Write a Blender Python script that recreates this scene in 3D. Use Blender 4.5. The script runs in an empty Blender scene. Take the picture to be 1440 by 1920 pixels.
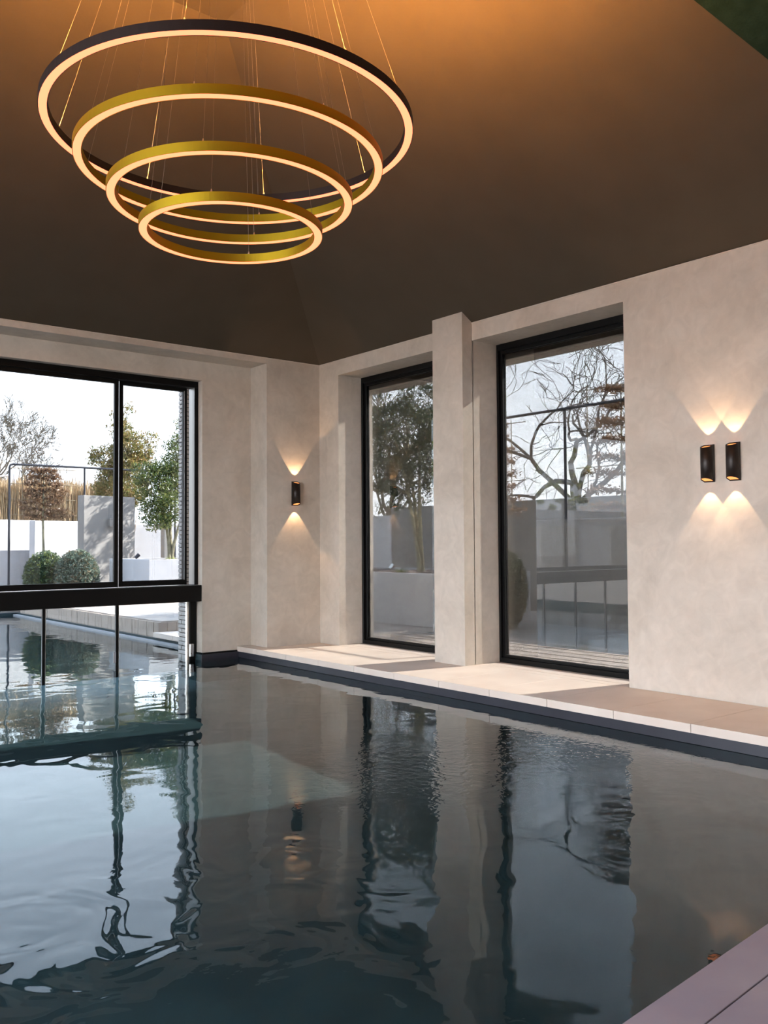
import bpy, bmesh, math, random
import numpy as np
from mathutils import Vector, Matrix
random.seed(7)
C = bpy.data.collections.new('scene'); bpy.context.scene.collection.children.link(C)
SC = bpy.context.scene
PI = math.pi

# ------------------------------------------------------------------ camera
def cam_axes(yaw, pitch, roll):
    cy, sy, cp, sp = math.cos(yaw), math.sin(yaw), math.cos(pitch), math.sin(pitch)
    w = Vector((sy*cp, cy*cp, sp)); r = Vector((cy, -sy, 0)); u = r.cross(w)
    cr, sr = math.cos(roll), math.sin(roll)
    return r*cr + u*sr, u*cr - r*sr, w
cd = bpy.data.cameras.new('camera'); cam = bpy.data.objects.new('camera', cd); C.objects.link(cam)
r_, u_, w_ = cam_axes(0.68038, 0.03573, -0.006403)
cam.matrix_world = Matrix(((r_.x, u_.x, -w_.x, 0), (r_.y, u_.y, -w_.y, 0), (r_.z, u_.z, -w_.z, 1.4), (0, 0, 0, 1)))
cd.sensor_fit = 'VERTICAL'; cd.sensor_height = 24; cd.lens = 24*1662.36/1920
cd.clip_start = .05; cd.clip_end = 400
SC.camera = cam

# ------------------------------------------------------------------ sky, sun, exposure
SC.view_settings.view_transform = 'Standard'; SC.view_settings.look = 'None'
SC.view_settings.exposure = 1.10; SC.view_settings.gamma = 1; SC.view_settings.use_curve_mapping = False
W = bpy.data.worlds.new('sky'); SC.world = W; W.use_nodes = True
nt = W.node_tree; nt.nodes.clear()
tc = nt.nodes.new('ShaderNodeTexCoord'); sx = nt.nodes.new('ShaderNodeSeparateXYZ')
rp = nt.nodes.new('ShaderNodeValToRGB'); bg = nt.nodes.new('ShaderNodeBackground'); ow = nt.nodes.new('ShaderNodeOutputWorld')
nt.links.new(tc.outputs['Generated'], sx.inputs[0]); nt.links.new(sx.outputs['Z'], rp.inputs[0])
nt.links.new(rp.outputs[0], bg.inputs[0]); nt.links.new(bg.outputs[0], ow.inputs[0])
rp.color_ramp.elements[0].position = 0; rp.color_ramp.elements[0].color = (.93, .96, 1.0, 1)
rp.color_ramp.elements[1].position = 1; rp.color_ramp.elements[1].color = (.50, .66, .92, 1)
e = rp.color_ramp.elements.new(.18); e.color = (.84, .91, 1.0, 1)
bg.inputs[1].default_value = 8.0
SUN_DIR = Vector((-1, .2, -.655)).normalized()
sl = bpy.data.lights.new('sun', 'SUN'); sl.energy = 52; sl.angle = math.radians(.6); sl.color = (1, .93, .84)
so = bpy.data.objects.new('sun', sl); C.objects.link(so); so.location = (30, 0, 20)
so.rotation_euler = SUN_DIR.to_track_quat('-Z', 'Y').to_euler()
try: sl.cycles.is_caustics_light = True
except Exception: pass
cy = SC.cycles
cy.max_bounces = 10; cy.diffuse_bounces = 5; cy.glossy_bounces = 5; cy.transmission_bounces = 6; cy.transparent_max_bounces = 24
cy.use_denoising = True; cy.sample_clamp_indirect = 6; cy.caustics_reflective = False; cy.caustics_refractive = True
cy.blur_glossy = .5

# ------------------------------------------------------------------ materials
M = {}
def newmat(name):
    m = bpy.data.materials.new(name); m.use_nodes = True; M[name] = m
    return m, m.node_tree, m.node_tree.nodes['Principled BSDF']
def N(nt, t, **k):
    n = nt.nodes.new(t)
    for a, b in k.items():
        if a.startswith('i_'): n.inputs[a[2:].replace('_', ' ')].default_value = b
        elif a.startswith('n'): n.inputs[int(a[1:])].default_value = b
        else: setattr(n, a, b)
    return n
def mat(name, c1, c2=None, scale=3, rough=.6, bump=0, bscale=40, metallic=0, spec=.4, detail=6, stretch=(1, 1, 1), thr=(.35, .65)):
    m, nt, p = newmat(name); L = nt.links.new
    p.inputs['Roughness'].default_value = rough; p.inputs['Metallic'].default_value = metallic
    p.inputs['Specular IOR Level'].default_value = spec
    t = N(nt, 'ShaderNodeTexCoord'); mp = N(nt, 'ShaderNodeMapping'); mp.inputs['Scale'].default_value = stretch
    L(t.outputs['Object'], mp.inputs[0])
    if c2:
        n = N(nt, 'ShaderNodeTexNoise', i_Scale=scale, i_Detail=detail); L(mp.outputs[0], n.inputs['Vector'])
        r = N(nt, 'ShaderNodeValToRGB'); L(n.outputs[0], r.inputs[0])
        r.color_ramp.elements[0].position = thr[0]; r.color_ramp.elements[1].position = thr[1]
        r.color_ramp.elements[0].color = (*c1, 1); r.color_ramp.elements[1].color = (*c2, 1)
        L(r.outputs[0], p.inputs['Base Color'])
    else: p.inputs['Base Color'].default_value = (*c1, 1)
    if bump:
        n2 = N(nt, 'ShaderNodeTexNoise', i_Scale=bscale, i_Detail=8); L(mp.outputs[0], n2.inputs['Vector'])
        b = N(nt, 'ShaderNodeBump', i_Strength=bump, i_Distance=.01); L(n2.outputs[0], b.inputs['Height']); L(b.outputs[0], p.inputs['Normal'])
    return m
def plaster(name, c1, c2, c3):
    m, nt, p = newmat(name); L = nt.links.new
    p.inputs['Roughness'].default_value = .55; p.inputs['Specular IOR Level'].default_value = .25
    t = N(nt, 'ShaderNodeTexCoord')
    n = N(nt, 'ShaderNodeTexNoise', i_Scale=1.1, i_Detail=9, i_Roughness=.62, i_Distortion=.7); L(t.outputs['Object'], n.inputs['Vector'])
    r = N(nt, 'ShaderNodeValToRGB'); L(n.outputs[0], r.inputs[0])
    r.color_ramp.elements[0].position = .3; r.color_ramp.elements[1].position = .7
    r.color_ramp.elements[0].color = (*c1, 1); r.color_ramp.elements[1].color = (*c3, 1)
    e = r.color_ramp.elements.new(.5); e.color = (*c2, 1)
    n2 = N(nt, 'ShaderNodeTexNoise', i_Scale=6, i_Detail=7, i_Distortion=1.5); L(t.outputs['Object'], n2.inputs['Vector'])
    mr = N(nt, 'ShaderNodeMapRange'); mr.inputs[1].default_value = .3; mr.inputs[2].default_value = .7; mr.inputs[3].default_value = .93; mr.inputs[4].default_value = 1.05
    L(n2.outputs[0], mr.inputs[0])
    mx = N(nt, 'ShaderNodeMix', data_type='RGBA', blend_type='MULTIPLY'); mx.inputs[0].default_value = 1
    L(r.outputs[0], mx.inputs[6]); L(mr.outputs[0], mx.inputs[7]); L(mx.outputs[2], p.inputs['Base Color'])
    b = N(nt, 'ShaderNodeBump', i_Strength=.12, i_Distance=.01); L(n2.outputs[0], b.inputs['Height']); L(b.outputs[0], p.inputs['Normal'])
    return m
def schlick(nt, f0, power=5.0, normal=None):
    lw = N(nt, 'ShaderNodeLayerWeight', i_Blend=.5)
    if normal: nt.links.new(normal, lw.inputs['Normal'])
    pw = N(nt, 'ShaderNodeMath', operation='POWER'); pw.inputs[1].default_value = power
    nt.links.new(lw.outputs['Facing'], pw.inputs[0])
    ma = N(nt, 'ShaderNodeMath', operation='MULTIPLY_ADD'); ma.inputs[1].default_value = 1-f0; ma.inputs[2].default_value = f0
    nt.links.new(pw.outputs[0], ma.inputs[0]); return ma.outputs[0]
def glass(name, tint, f0=.045):
    m, nt, p = newmat(name); nt.nodes.remove(p); o = nt.nodes['Material Output']
    tr = N(nt, 'ShaderNodeBsdfTransparent'); tr.inputs[0].default_value = (*tint, 1)
    gl = N(nt, 'ShaderNodeBsdfGlossy'); gl.inputs['Roughness'].default_value = 0.0; gl.inputs[0].default_value = (1, 1, 1, 1)
    mx = N(nt, 'ShaderNodeMixShader'); nt.links.new(schlick(nt, f0), mx.inputs[0])
    nt.links.new(tr.outputs[0], mx.inputs[1]); nt.links.new(gl.outputs[0], mx.inputs[2]); nt.links.new(mx.outputs[0], o.inputs[0])
    return m
def emit(name, col, s):
    m, nt, p = newmat(name); nt.nodes.remove(p)
    e = N(nt, 'ShaderNodeEmission'); e.inputs[0].default_value = (*col, 1); e.inputs[1].default_value = s
    nt.links.new(e.outputs[0], nt.nodes['Material Output'].inputs[0]); return m

plaster('wall', (.47, .415, .35), (.56, .50, .43), (.62, .56, .49))
mat('ceiling_paint', (.068, .054, .037), (.075, .060, .042), 2, rough=.75, bump=.05, bscale=120, spec=.2)
mat('ceiling_green', (.009, .022, .015), (.014, .032, .022), 9, rough=.9, bump=.6, bscale=60, spec=.1)
mat('stone', (.60, .51, .44), (.66, .575, .50), 2.2, rough=.55, bump=.05, bscale=60, spec=.3)
mat('deck_stone', (.235, .207, .25), (.29, .26, .29), 2.2, rough=.55, bump=.06, bscale=60, spec=.3)
mat('grout', (.12, .10, .095), rough=.9)
mat('liner', (.011, .027, .033), (.017, .037, .043), 2.5, rough=.6, bump=.05, bscale=30)
mat('liner_band', (.022, .022, .030), (.028, .028, .037), 4, rough=.4)
mat('black_metal', (.004, .004, .004), rough=.4, spec=.18)
mat('garden_metal', (.02, .022, .03), rough=.5)
mat('steel', (.65, .64, .62), rough=.28, metallic=1)
mat('grey_gasket', (.30, .31, .33), rough=.4)
mat('bronze', (.022, .015, .012), rough=.42, metallic=.3)
mat('ring_glow_gold', (.32, .235, .012), rough=.45, metallic=.9)  # gold of the strips' glow put into the colour of black rings
mat('ring_dark', (.012, .007, .007), rough=.5, metallic=.2)
mat('cable', (.20, .17, .13), rough=.4, metallic=.6)
emit('led_down', (1, .172, .080), 1.85)
emit('led_up', (1, .41, .085), 3700)
emit('sconce_glow', (1, .30, .09), 1.0)
mat('white_render', (.42, .42, .43), (.47, .47, .48), 3, rough=.8, bump=.1, bscale=80)
mat('grey_render', (.22, .208, .196), (.26, .247, .23), 3, rough=.8, bump=.1, bscale=80)
mat('terrace', (.28, .24, .215), (.33, .29, .26), 2, rough=.8)
mat('gravel', (.10, .10, .095), (.24, .23, .22), 55, rough=.9, bump=.8, bscale=80)
mat('soil', (.05, .035, .03), (.14, .10, .09), 40, rough=1, bump=.8, bscale=60)
mat('brick', (.58, .53, .49), (.70, .65, .61), 30, rough=.85, bump=.5, bscale=90)
mat('mortar', (.15, .135, .13), rough=.95)
mat('plank', (.28, .225, .185), (.44, .37, .31), 7, rough=.8, bump=.4, bscale=30, stretch=(6, 6, .8))
mat('bark', (.10, .085, .065), (.20, .17, .13), 20, rough=.9, bump=.6, bscale=50)
mat('bark_pale', (.16, .14, .09), (.34, .31, .20), 14, rough=.9, bump=.4, bscale=50)
mat('bark_grey', (.07, .06, .05), (.13, .11, .095), 14, rough=.9)
mat('reed', (.36, .25, .14), (.46, .34, .20), 5, rough=.9)
mat('cane', (.30, .24, .16), rough=.8)
mat('pole_white', (.75, .76, .78), rough=.6)
def leafmat(name, cols):
    m, nt, p = newmat(name); L = nt.links.new
    p.inputs['Roughness'].default_value = .45; p.inputs['Specular IOR Level'].default_value = .5
    g = N(nt, 'ShaderNodeNewGeometry'); r = N(nt, 'ShaderNodeValToRGB'); r.color_ramp.interpolation = 'CONSTANT'
    L(g.outputs['Random Per Island'], r.inputs[0])
    for i, c in enumerate(cols):
        if i < 2: el = r.color_ramp.elements[i]; el.position = i/len(cols)
        else: el = r.color_ramp.elements.new(i/len(cols))
        el.color = (*[q*.75 for q in c], 1)
    L(r.outputs[0], p.inputs['Base Color'])
    tl = N(nt, 'ShaderNodeBsdfTranslucent'); L(r.outputs[0], tl.inputs[0])
    mx = N(nt, 'ShaderNodeMixShader'); mx.inputs[0].default_value = .3
    L(p.outputs[0], mx.inputs[1]); L(tl.outputs[0], mx.inputs[2]); L(mx.outputs[0], nt.nodes['Material Output'].inputs[0])
leafmat('leaf_gold', [(.34, .27, .07), (.22, .22, .06), (.42, .30, .10), (.16, .19, .05), (.30, .20, .08)])
leafmat('leaf_green', [(.12, .18, .03), (.20, .24, .06), (.07, .12, .03), (.30, .30, .09), (.10, .15, .05)])
leafmat('leaf_dark', [(.05, .08, .03), (.08, .11, .045), (.035, .055, .025), (.13, .14, .06)])
leafmat('leaf_box', [(.12, .19, .14), (.20, .29, .21), (.08, .13, .09), (.32, .40, .30), (.30, .23, .13)])
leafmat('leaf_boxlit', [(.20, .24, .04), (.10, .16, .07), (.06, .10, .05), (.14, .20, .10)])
leafmat('leaf_brown', [(.26, .14, .07), (.36, .21, .11), (.18, .09, .05), (.42, .27, .16)])
leafmat('leaf_lime', [(.35, .45, .06), (.45, .52, .10), (.20, .30, .04), (.50, .50, .12)])

glass('door_glass', (.385, .395, .405), .035)
glass('window_glass', (.40, .402, .40), .065)
glass('pool_glass', (.42, .435, .44), .03)
# woven sun screen outside the right-hand windows: thin threads with gaps
m, nt, p = newmat('screen_fabric'); L = nt.links.new
p.inputs['Base Color'].default_value = (.12, .112, .105, 1); p.inputs['Roughness'].default_value = .9
t = N(nt, 'ShaderNodeTexCoord'); sp_ = N(nt, 'ShaderNodeSeparateXYZ'); L(t.outputs['Object'], sp_.inputs[0])
def thread(axis, period, width):
    a = N(nt, 'ShaderNodeMath', operation='MULTIPLY'); a.inputs[1].default_value = 1/period; L(sp_.outputs[axis], a.inputs[0])
    f = N(nt, 'ShaderNodeMath', operation='FRACT'); L(a.outputs[0], f.inputs[0])
    g = N(nt, 'ShaderNodeMath', operation='LESS_THAN'); g.inputs[1].default_value = width; L(f.outputs[0], g.inputs[0]); return g.outputs[0]
h = N(nt, 'ShaderNodeMath', operation='MAXIMUM'); L(thread('Y', .0052, .24), h.inputs[0]); L(thread('Z', .0047, .24), h.inputs[1])
tr = N(nt, 'ShaderNodeBsdfTransparent'); mx = N(nt, 'ShaderNodeMixShader')
L(h.outputs[0], mx.inputs[0]); L(tr.outputs[0], mx.inputs[1]); L(p.outputs[0], mx.inputs[2]); L(mx.outputs[0], nt.nodes['Material Output'].inputs[0])

# water: clear refracting surface with a mirror-like sheen, absorbing body below
m, nt, p = newmat('water'); nt.nodes.remove(p); L = nt.links.new
t = N(nt, 'ShaderNodeTexCoord')
def wnoise(scale, detail, dist=0, st=(1, 1, 1)):
    mp = N(nt, 'ShaderNodeMapping'); mp.inputs['Scale'].default_value = st; L(t.outputs['Object'], mp.inputs[0])
    n = N(nt, 'ShaderNodeTexNoise', i_Scale=scale, i_Detail=detail, i_Roughness=.5, i_Distortion=dist); L(mp.outputs[0], n.inputs['Vector']); return n.outputs[0]
def mth(op, a, b=None, c=None):
    n = N(nt, 'ShaderNodeMath', operation=op)
    for i, v in enumerate((a, b, c)):
        if v is None: continue
        if isinstance(v, (int, float)): n.inputs[i].default_value = v
        else: L(v, n.inputs[i])
    return n.outputs[0]
big = mth('MULTIPLY', wnoise(1.0, .6, .3), .0080)
mid = mth('MULTIPLY', wnoise(2.7, 1.0, .6), .0034)
msk = N(nt, 'ShaderNodeMapRange'); L(wnoise(.8, 1), msk.inputs[0]); msk.inputs[1].default_value = .50; msk.inputs[2].default_value = .66
fine = mth('MULTIPLY', mth('MULTIPLY', wnoise(15, 2, .4), .00045), msk.outputs[0])
H_ = mth('ADD', mth('ADD', big, mid), fine)
def patch(cx, cyy, reach, src, amp):
    vs = N(nt, 'ShaderNodeVectorMath', operation='DISTANCE'); L(t.outputs['Object'], vs.inputs[0]); vs.inputs[1].default_value = (cx, cyy, ZW_)
    k = mth('MAXIMUM', mth('MULTIPLY_ADD', vs.outputs['Value'], -1/reach, 1.0), 0.0)
    return mth('MULTIPLY', mth('MULTIPLY', k, src), amp)
ZW_ = -.155
chop = wnoise(2.8, 1.6, .9); tick = wnoise(16, 2, .4)
for a in ((1.9, 3.4, 1.25, chop, .013), (1.0, 3.6, .9, chop, .010), (4.25, 4.75, 1.5, tick, .0034), (5.3, 4.3, 1.4, tick, .0032), (3.6, 4.6, .9, tick, .0030), (3.9, 3.9, .7, chop, .005), (4.6, 3.1, .8, chop, .004)):
    H_ = mth('ADD', H_, patch(*a))
bp = N(nt, 'ShaderNodeBump', i_Strength=1.0, i_Distance=1.0); L(H_, bp.inputs['Height'])
rf = N(nt, 'ShaderNodeBsdfRefraction'); rf.inputs['IOR'].default_value = 1.33; rf.inputs['Roughness'].default_value = 0; rf.inputs[0].default_value = (.82, .93, .93, 1)
gl = N(nt, 'ShaderNodeBsdfGlossy'); gl.inputs['Roughness'].default_value = 0.0; gl.inputs[0].default_value = (.95, .98, 1, 1)
L(bp.outputs[0], rf.inputs['Normal']); L(bp.outputs[0], gl.inputs['Normal'])
mx = N(nt, 'ShaderNodeMixShader'); L(schlick(nt, .022, 5.1, bp.outputs[0]), mx.inputs[0])
L(rf.outputs[0], mx.inputs[1]); L(gl.outputs[0], mx.inputs[2]); L(mx.outputs[0], nt.nodes['Material Output'].inputs[0])

# ------------------------------------------------------------------ helpers
def link(o, parent=None):
    C.objects.link(o)
    if parent: o.parent = parent
    return o
def mesh_obj(name, verts, faces, mt, parent=None, smooth=False):
    me = bpy.data.meshes.new(name); me.from_pydata([tuple(v) for v in verts], [], [tuple(f) for f in faces]); me.validate(); me.update()
    if mt: me.materials.append(M[mt])
    if smooth:
        for p in me.polygons: p.use_smooth = True
    return link(bpy.data.objects.new(name, me), parent)
class MB:
    def __init__(s): s.v = []; s.f = []
    def box(s, x0, x1, y0, y1, z0, z1):
        n = len(s.v)
        s.v += [(x0, y0, z0), (x1, y0, z0), (x1, y1, z0), (x0, y1, z0), (x0, y0, z1), (x1, y0, z1), (x1, y1, z1), (x0, y1, z1)]
        s.f += [(n, n+3, n+2, n+1), (n+4, n+5, n+6, n+7), (n, n+1, n+5, n+4), (n+1, n+2, n+6, n+5), (n+2, n+3, n+7, n+6), (n+3, n, n+4, n+7)]
        return s
    def bbox(s, x0, x1, y0, y1, z0, z1, b=.004):     # box with a small chamfer
        n = len(s.v); X = (x0, x1); Y = (y0, y1); Z = (z0, z1)
        bm = bmesh.new(); bmesh.ops.create_cube(bm, size=1, matrix=Matrix.Translation(((x0+x1)/2, (y0+y1)/2, (z0+z1)/2)) @ Matrix.Diagonal((x1-x0, y1-y0, z1-z0, 1)))
        bmesh.ops.bevel(bm, geom=bm.edges[:], offset=b, segments=1, affect='EDGES')
        s.v += [v.co[:] for v in bm.verts]; bm.verts.index_update()
        s.f += [tuple(n+v.index for v in f.verts) for f in bm.faces]; bm.free(); return s
    def tube(s, pts, r, n=6, cap=True):
        pts = [Vector(p) for p in pts]; rs = r if isinstance(r, (list, tuple)) else [r]*len(pts)
        b = len(s.v); prev = None
        for i, p in enumerate(pts):
            d = (pts[min(i+1, len(pts)-1)] - pts[max(i-1, 0)]).normalized()
            if prev is None: a = d.orthogonal().normalized()
            else: a = (prev - d*prev.dot(d)); a = a.normalized() if a.length > 1e-5 else d.orthogonal().normalized()
            prev = a; c = d.cross(a)
            for k in range(n):
                t = 2*PI*k/n; s.v.append(tuple(p + (a*math.cos(t) + c*math.sin(t))*rs[i]))
        for i in range(len(pts)-1):
            for k in range(n):
                k2 = (k+1) % n; s.f.append((b+i*n+k, b+i*n+k2, b+(i+1)*n+k2, b+(i+1)*n+k))
        if cap:
            s.f.append(tuple(b+k for k in reversed(range(n)))); e_ = b+(len(pts)-1)*n; s.f.append(tuple(e_+k for k in range(n)))
        return s
    def lathe(s, prof, cx, cyy, n=96, closed=True):
        b = len(s.v); m_ = len(prof)
        for k in range(n):
            a = 2*PI*k/n
            for r, z in prof: s.v.append((cx+r*math.cos(a), cyy+r*math.sin(a), z))
        for k in range(n):
            k2 = (k+1) % n
            for j in range(m_ if closed else m_-1):
                j2 = (j+1) % m_; s.f.append((b+k*m_+j, b+k2*m_+j, b+k2*m_+j2, b+k*m_+j2))
        return s
    def build(s, name, mt, parent=None, smooth=False): return mesh_obj(name, s.v, s.f, mt, parent, smooth)
def tag(o, label=None, cat=None, group=None, kind=None):
    if label: o['label'] = label
    if cat: o['category'] = cat
    if group: o['group'] = group
    if kind: o['kind'] = kind
    return o
def empty(name, loc=(0, 0, 0), label=None, cat=None, group=None, kind=None, rz=0):
    o = bpy.data.objects.new(name, None); C.objects.link(o); o.location = loc; o.rotation_euler.z = rz; o.empty_display_size = .1
    bpy.context.view_layer.update(); return tag(o, label, cat, group, kind)
def adopt(root, *objs):                              # parent world-space built parts under a located empty
    for o in objs:
        if o.parent is None or o.parent is root: o.parent = root; o.matrix_parent_inverse = Matrix.Translation(root.location).inverted()
def unit(name, loc, label, cat, parts, group=None, kind=None):
    r = empty(name, loc, label, cat, group, kind); adopt(r, *parts); return r
def copy_under(src, parent, loc):
    o = src.copy(); C.objects.link(o); o.parent = parent; o.location = loc; return o

XR, YF, YR, ZE, ZW = 7.26, 10.43, 10.86, 3.97, -.155
XI, YN, XL = 8.10, -2.2, -2.65                        # outer face of right wall, near wall, left wall
FLAT = 3.4; SL = .64

# ------------------------------------------------------------------ room shell
w = MB()
HEAD = 3.76
WINS = [(7.83, 9.97), (5.22, 7.32), (-1.8, .2)]  # last opening is out of view, added as a source of bounce light
segs = [(9.97, 11.42), (7.32, 7.83), (.2, 5.22), (YN-.3, -1.8)]
for a, b in segs:
    w.box(XR, 7.80, a, b, -.3, 4.25); w.box(7.80, XI, a+(.3 if a > .3 else 0), b, -.3, 4.25)
for a, b in WINS: w.box(XR, 7.80, a, b, HEAD, 4.25); w.box(7.80, XI, a, b+.3, 3.60, 4.25); w.box(7.66, XI, a, b, -.3, -.004)
tag(w.build('wall_right', 'wall'), kind='structure')
w = MB().box(7.10, XR+.01, 7.32, 7.83, 0, 4.25)
tag(w.build('wall_pier', 'wall'), 'square plastered pier standing proud of the right wall between the windows', None, kind='structure')
w = MB()
w.box(6.38, XR, YF, 11.20, -.3, 4.25)
w.box(XL-.3, 6.38, YF, 11.20, 3.89, 4.25)
w.box(5.626, 6.38, YR, 11.20, -.05, 3.89)
w.box(-1.4, 5.626, YR, 11.20, 3.63, 3.89)
w.box(XL-.3, -1.4, YR, 11.20, -.05, 3.89); w.box(XL-.3, -1.9, YF, YR, -.05, 3.89)
tag(w.build('wall_far', 'wall'), kind='structure')
w = MB()                                              # unseen left wall: open unglazed bays, sized for the daylight they let in
w.box(XL-.3, XL, YN-.3, YF, 3.80, 4.25)
for a, b in ((YN-.3, 1.2), (4.4, 4.7), (7.6, YF)): w.box(XL-.3, XL, a, b, -.1, 3.80)
tag(w.build('wall_left', 'wall'), kind='structure')
w = MB()
w.box(XL-.3, XR, YN-.3, YN, -.1, 4.25)
tag(w.build('wall_near', 'wall'), kind='structure')

xs = (XL-.05, XL+FLAT, XR-FLAT, XR+.05); ys = (YN-.05, YN+FLAT, YF-FLAT, YF+.05)
ze = ZE - .05*SL; zf = ZE + FLAT*SL
v = [(xs[0], ys[0], ze), (xs[3], ys[0], ze), (xs[3], ys[3], ze), (xs[0], ys[3], ze), (xs[1], ys[1], zf), (xs[2], ys[1], zf), (xs[2], ys[2], zf), (xs[1], ys[2], zf)]
n = len(v); v2 = [(a, b, c+.15) for a, b, c in v]
f = [(4, 7, 6, 5), (0, 4, 5, 1), (1, 5, 6, 2), (2, 6, 7, 3), (3, 7, 4, 0)]
f2 = [tuple(n+i for i in reversed(q)) for q in f] + [(i, (i+1) % 4, n+(i+1) % 4, n+i) for i in range(4)]
tag(mesh_obj('ceiling', v+v2, f+f2, 'ceiling_paint'), kind='structure')
# unidentified dark green area of the ceiling slope, built as a thin sheet
def slope(x): return ZE + SL*(XR-x)
pp = [(5.30, 3.335), (6.10, 2.97), (6.10, -.5), (5.30, -.5)]
v = [(x, y, slope(x)-.004) for x, y in pp] + [(x, y, slope(x)-.03) for x, y in pp]
tag(mesh_obj('trim_1', v, [(0, 1, 2, 3), (7, 6, 5, 4)]+[(i, i+4, (i+1) % 4+4, (i+1) % 4) for i in range(4)], 'ceiling_green'),
    'dark green textured area on the ceiling slope at the top right corner', kind='structure')
# lit edge of the shadow gap at the ceiling, painted as a pale strip
mat('pale_strip', (.62, .55, .47), rough=.5)
w = MB().box(XL, XR, YF-.012, YF, ZE-.010, ZE-.001).box(XR-.012, XR, YN, 7.32, ZE-.010, ZE-.001).box(XR-.012, XR, 7.83, YF-.012, ZE-.010, ZE-.001)
tag(w.build('trim_2', 'pale_strip'), kind='structure')

# ------------------------------------------------------------------ floor: ledge slabs, deck slabs, pool basin, ground
fl = empty('floor', (0, 0, 0), None, None, None, 'structure')
y = 10.86; k = 0; joints = [10.86, 10.32]
while joints[-1] > 2.2: joints.append(joints[-1]-.717)
for a, b in zip(joints, joints[1:]):
    xin = XR-.02 if a < 10.5 else 6.40
    if a > 10.5:
        s = MB().bbox(6.15, 7.24, b+.002, 10.415, -.07, 0, .0015).bbox(6.15, 6.37, 10.42, 10.845, -.07, 0, .003)
    else:
        s = MB().bbox(6.15, 7.24, b+.002, a-.002, -.07, 0, .0015)
    s.build('ledge_slab', 'stone', fl)
for a, b in WINS[:2]:                                 # window sills with a slotted drain line
    MB().bbox(7.40, 7.655, a+.003, b-.003, -.07, -.001, .002).build('sill_slab', 'stone', fl)
    MB().bbox(7.243, 7.385, a+.003, b-.003, -.07, 0, .002).build('sill_slab', 'stone', fl)
    s = MB(); yy = a+.02
    while yy < b-.05: s.box(7.386, 7.399, yy, yy+.030, -.06, -.003); yy += .045
    s.build('drain_slot', 'stone', fl)
s = MB().box(6.17, XI, 2.0, 10.86, -.150, -.071)       # bed below the slabs
s.build('slab_bed', 'grout', fl)
# near deck, its edge turned a little from the wall
A4 = math.radians(4.2); O = Vector((2.183, 1.616, 0)); U = Vector((math.cos(A4), math.sin(A4), 0)); V = Vector((math.sin(A4), -math.cos(A4), 0))
def deck_slab(u0, u1, v0, v1):
    b = .0015; g = .0022; q = []
    for z, i in ((-.07, 0), (-b, 0), (0, b)):
        for (uu, vv) in ((u0+g+i, v0+(g if v0 else 0)+i), (u1-g-i, v0+(g if v0 else 0)+i), (u1-g-i, v1-g-i), (u0+g+i, v1-g-i)):
            q.append(O + U*uu + V*vv + Vector((0, 0, z)))
    fs = [(8, 11, 10, 9), (0, 1, 2, 3)] + [(l*4+j, (l+1)*4+j, (l+1)*4+(j+1) % 4, l*4+(j+1) % 4) for l in (0, 1) for j in range(4)]
    return mesh_obj('deck_slab', q, [tuple(reversed(t)) for t in fs], 'deck_stone', fl)
us = [-4.9, -3.3, -1.7, -.1, 1.5, 3.1]
for u in us:
    if u + 1.6 < 5.1: deck_slab(u, u+1.6, 0, .168)
for r in range(5):
    for u in us[1:]: deck_slab(u, u+1.6, .168+r*.72, .168+(r+1)*.72)
q = [O+U*a+V*b for a, b in ((-4.6, .02), (5.2, .02), (5.2, 4.0), (-4.6, 4.0))]
mesh_obj('slab_bed', [(p.x, p.y, -.071) for p in q]+[(p.x, p.y, -.3) for p in q], [(3, 2, 1, 0), (4, 5, 6, 7)]+[(i, (i+1) % 4, (i+1) % 4+4, i+4) for i in range(4)], 'grout', fl)
s = MB().box(XL, -1.62, 1.2, 10.80, -.3, 0); s.build('side_deck', 'deck_stone', fl)

# pool basin
PX0, PX1, PY0, PY1, PZ = -1.6, 6.17, 1.25, 20.8, -1.88
b = MB()
b.box(PX0-.1, PX1+.1, PY0, PY1+.1, PZ-.1, PZ)                      # bottom
b.box(7.24, 7.40, PY0, 10.83, PZ, -.152); b.box(PX1, 7.30, PY0, 10.83, PZ-.1, PZ); b.box(PX0-.1, PX0, PY0, PY1, PZ, -.03)
b.box(5.60, 7.30, 10.83, 11.42, PZ, -.071); b.box(PX1-.0, PX1+.12, 11.42, PY1, PZ, -.10)
b.box(PX0, PX1, PY1, PY1+.1, PZ, -.10)
q = [O+U*a+V*c for a, c in ((-4.3, .03), (4.4, .03), (4.4, .2), (-4.3, .2))]
nb = len(b.v); b.v += [(p.x, p.y, -.0715) for p in q]+[(p.x, p.y, PZ) for p in q]
b.f += [(nb+3, nb+2, nb+1, nb), (nb+4, nb+5, nb+6, nb+7)]+[(nb+i, nb+(i+1) % 4, nb+(i+1) % 4+4, nb+i+4) for i in range(4)]
pb = tag(b.build('pool_basin', 'liner'), 'teal lined swimming pool basin under the dark water', None, kind='structure')
s = MB().box(PX1-.012, PX1-.001, 1.9, 10.82, -.152, -.0708).box(5.60, PX1-.013, 10.815, 10.829, -.30, -.071)
s2 = MB().box(5.627, 6.149, 10.83, 10.859, -.30, -.051)
s.v += []; s.build('waterline_band', 'liner_band', pb)
s2.build('waterline_band', 'black_metal', pb)
wt = mesh_obj('pool_water', [(PX0, 1.15, ZW), (7.25, 1.15, ZW), (7.25, 10.8, ZW), (PX1, 10.8, ZW), (PX1, PY1, ZW), (PX0, PY1, ZW), (PX0, 10.8, ZW)], [(0, 1, 2, 3, 6), (6, 3, 4, 5)], 'water', smooth=True)
tag(wt, 'dark rippled pool water running out under the glass door', 'water', kind='stuff')
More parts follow.
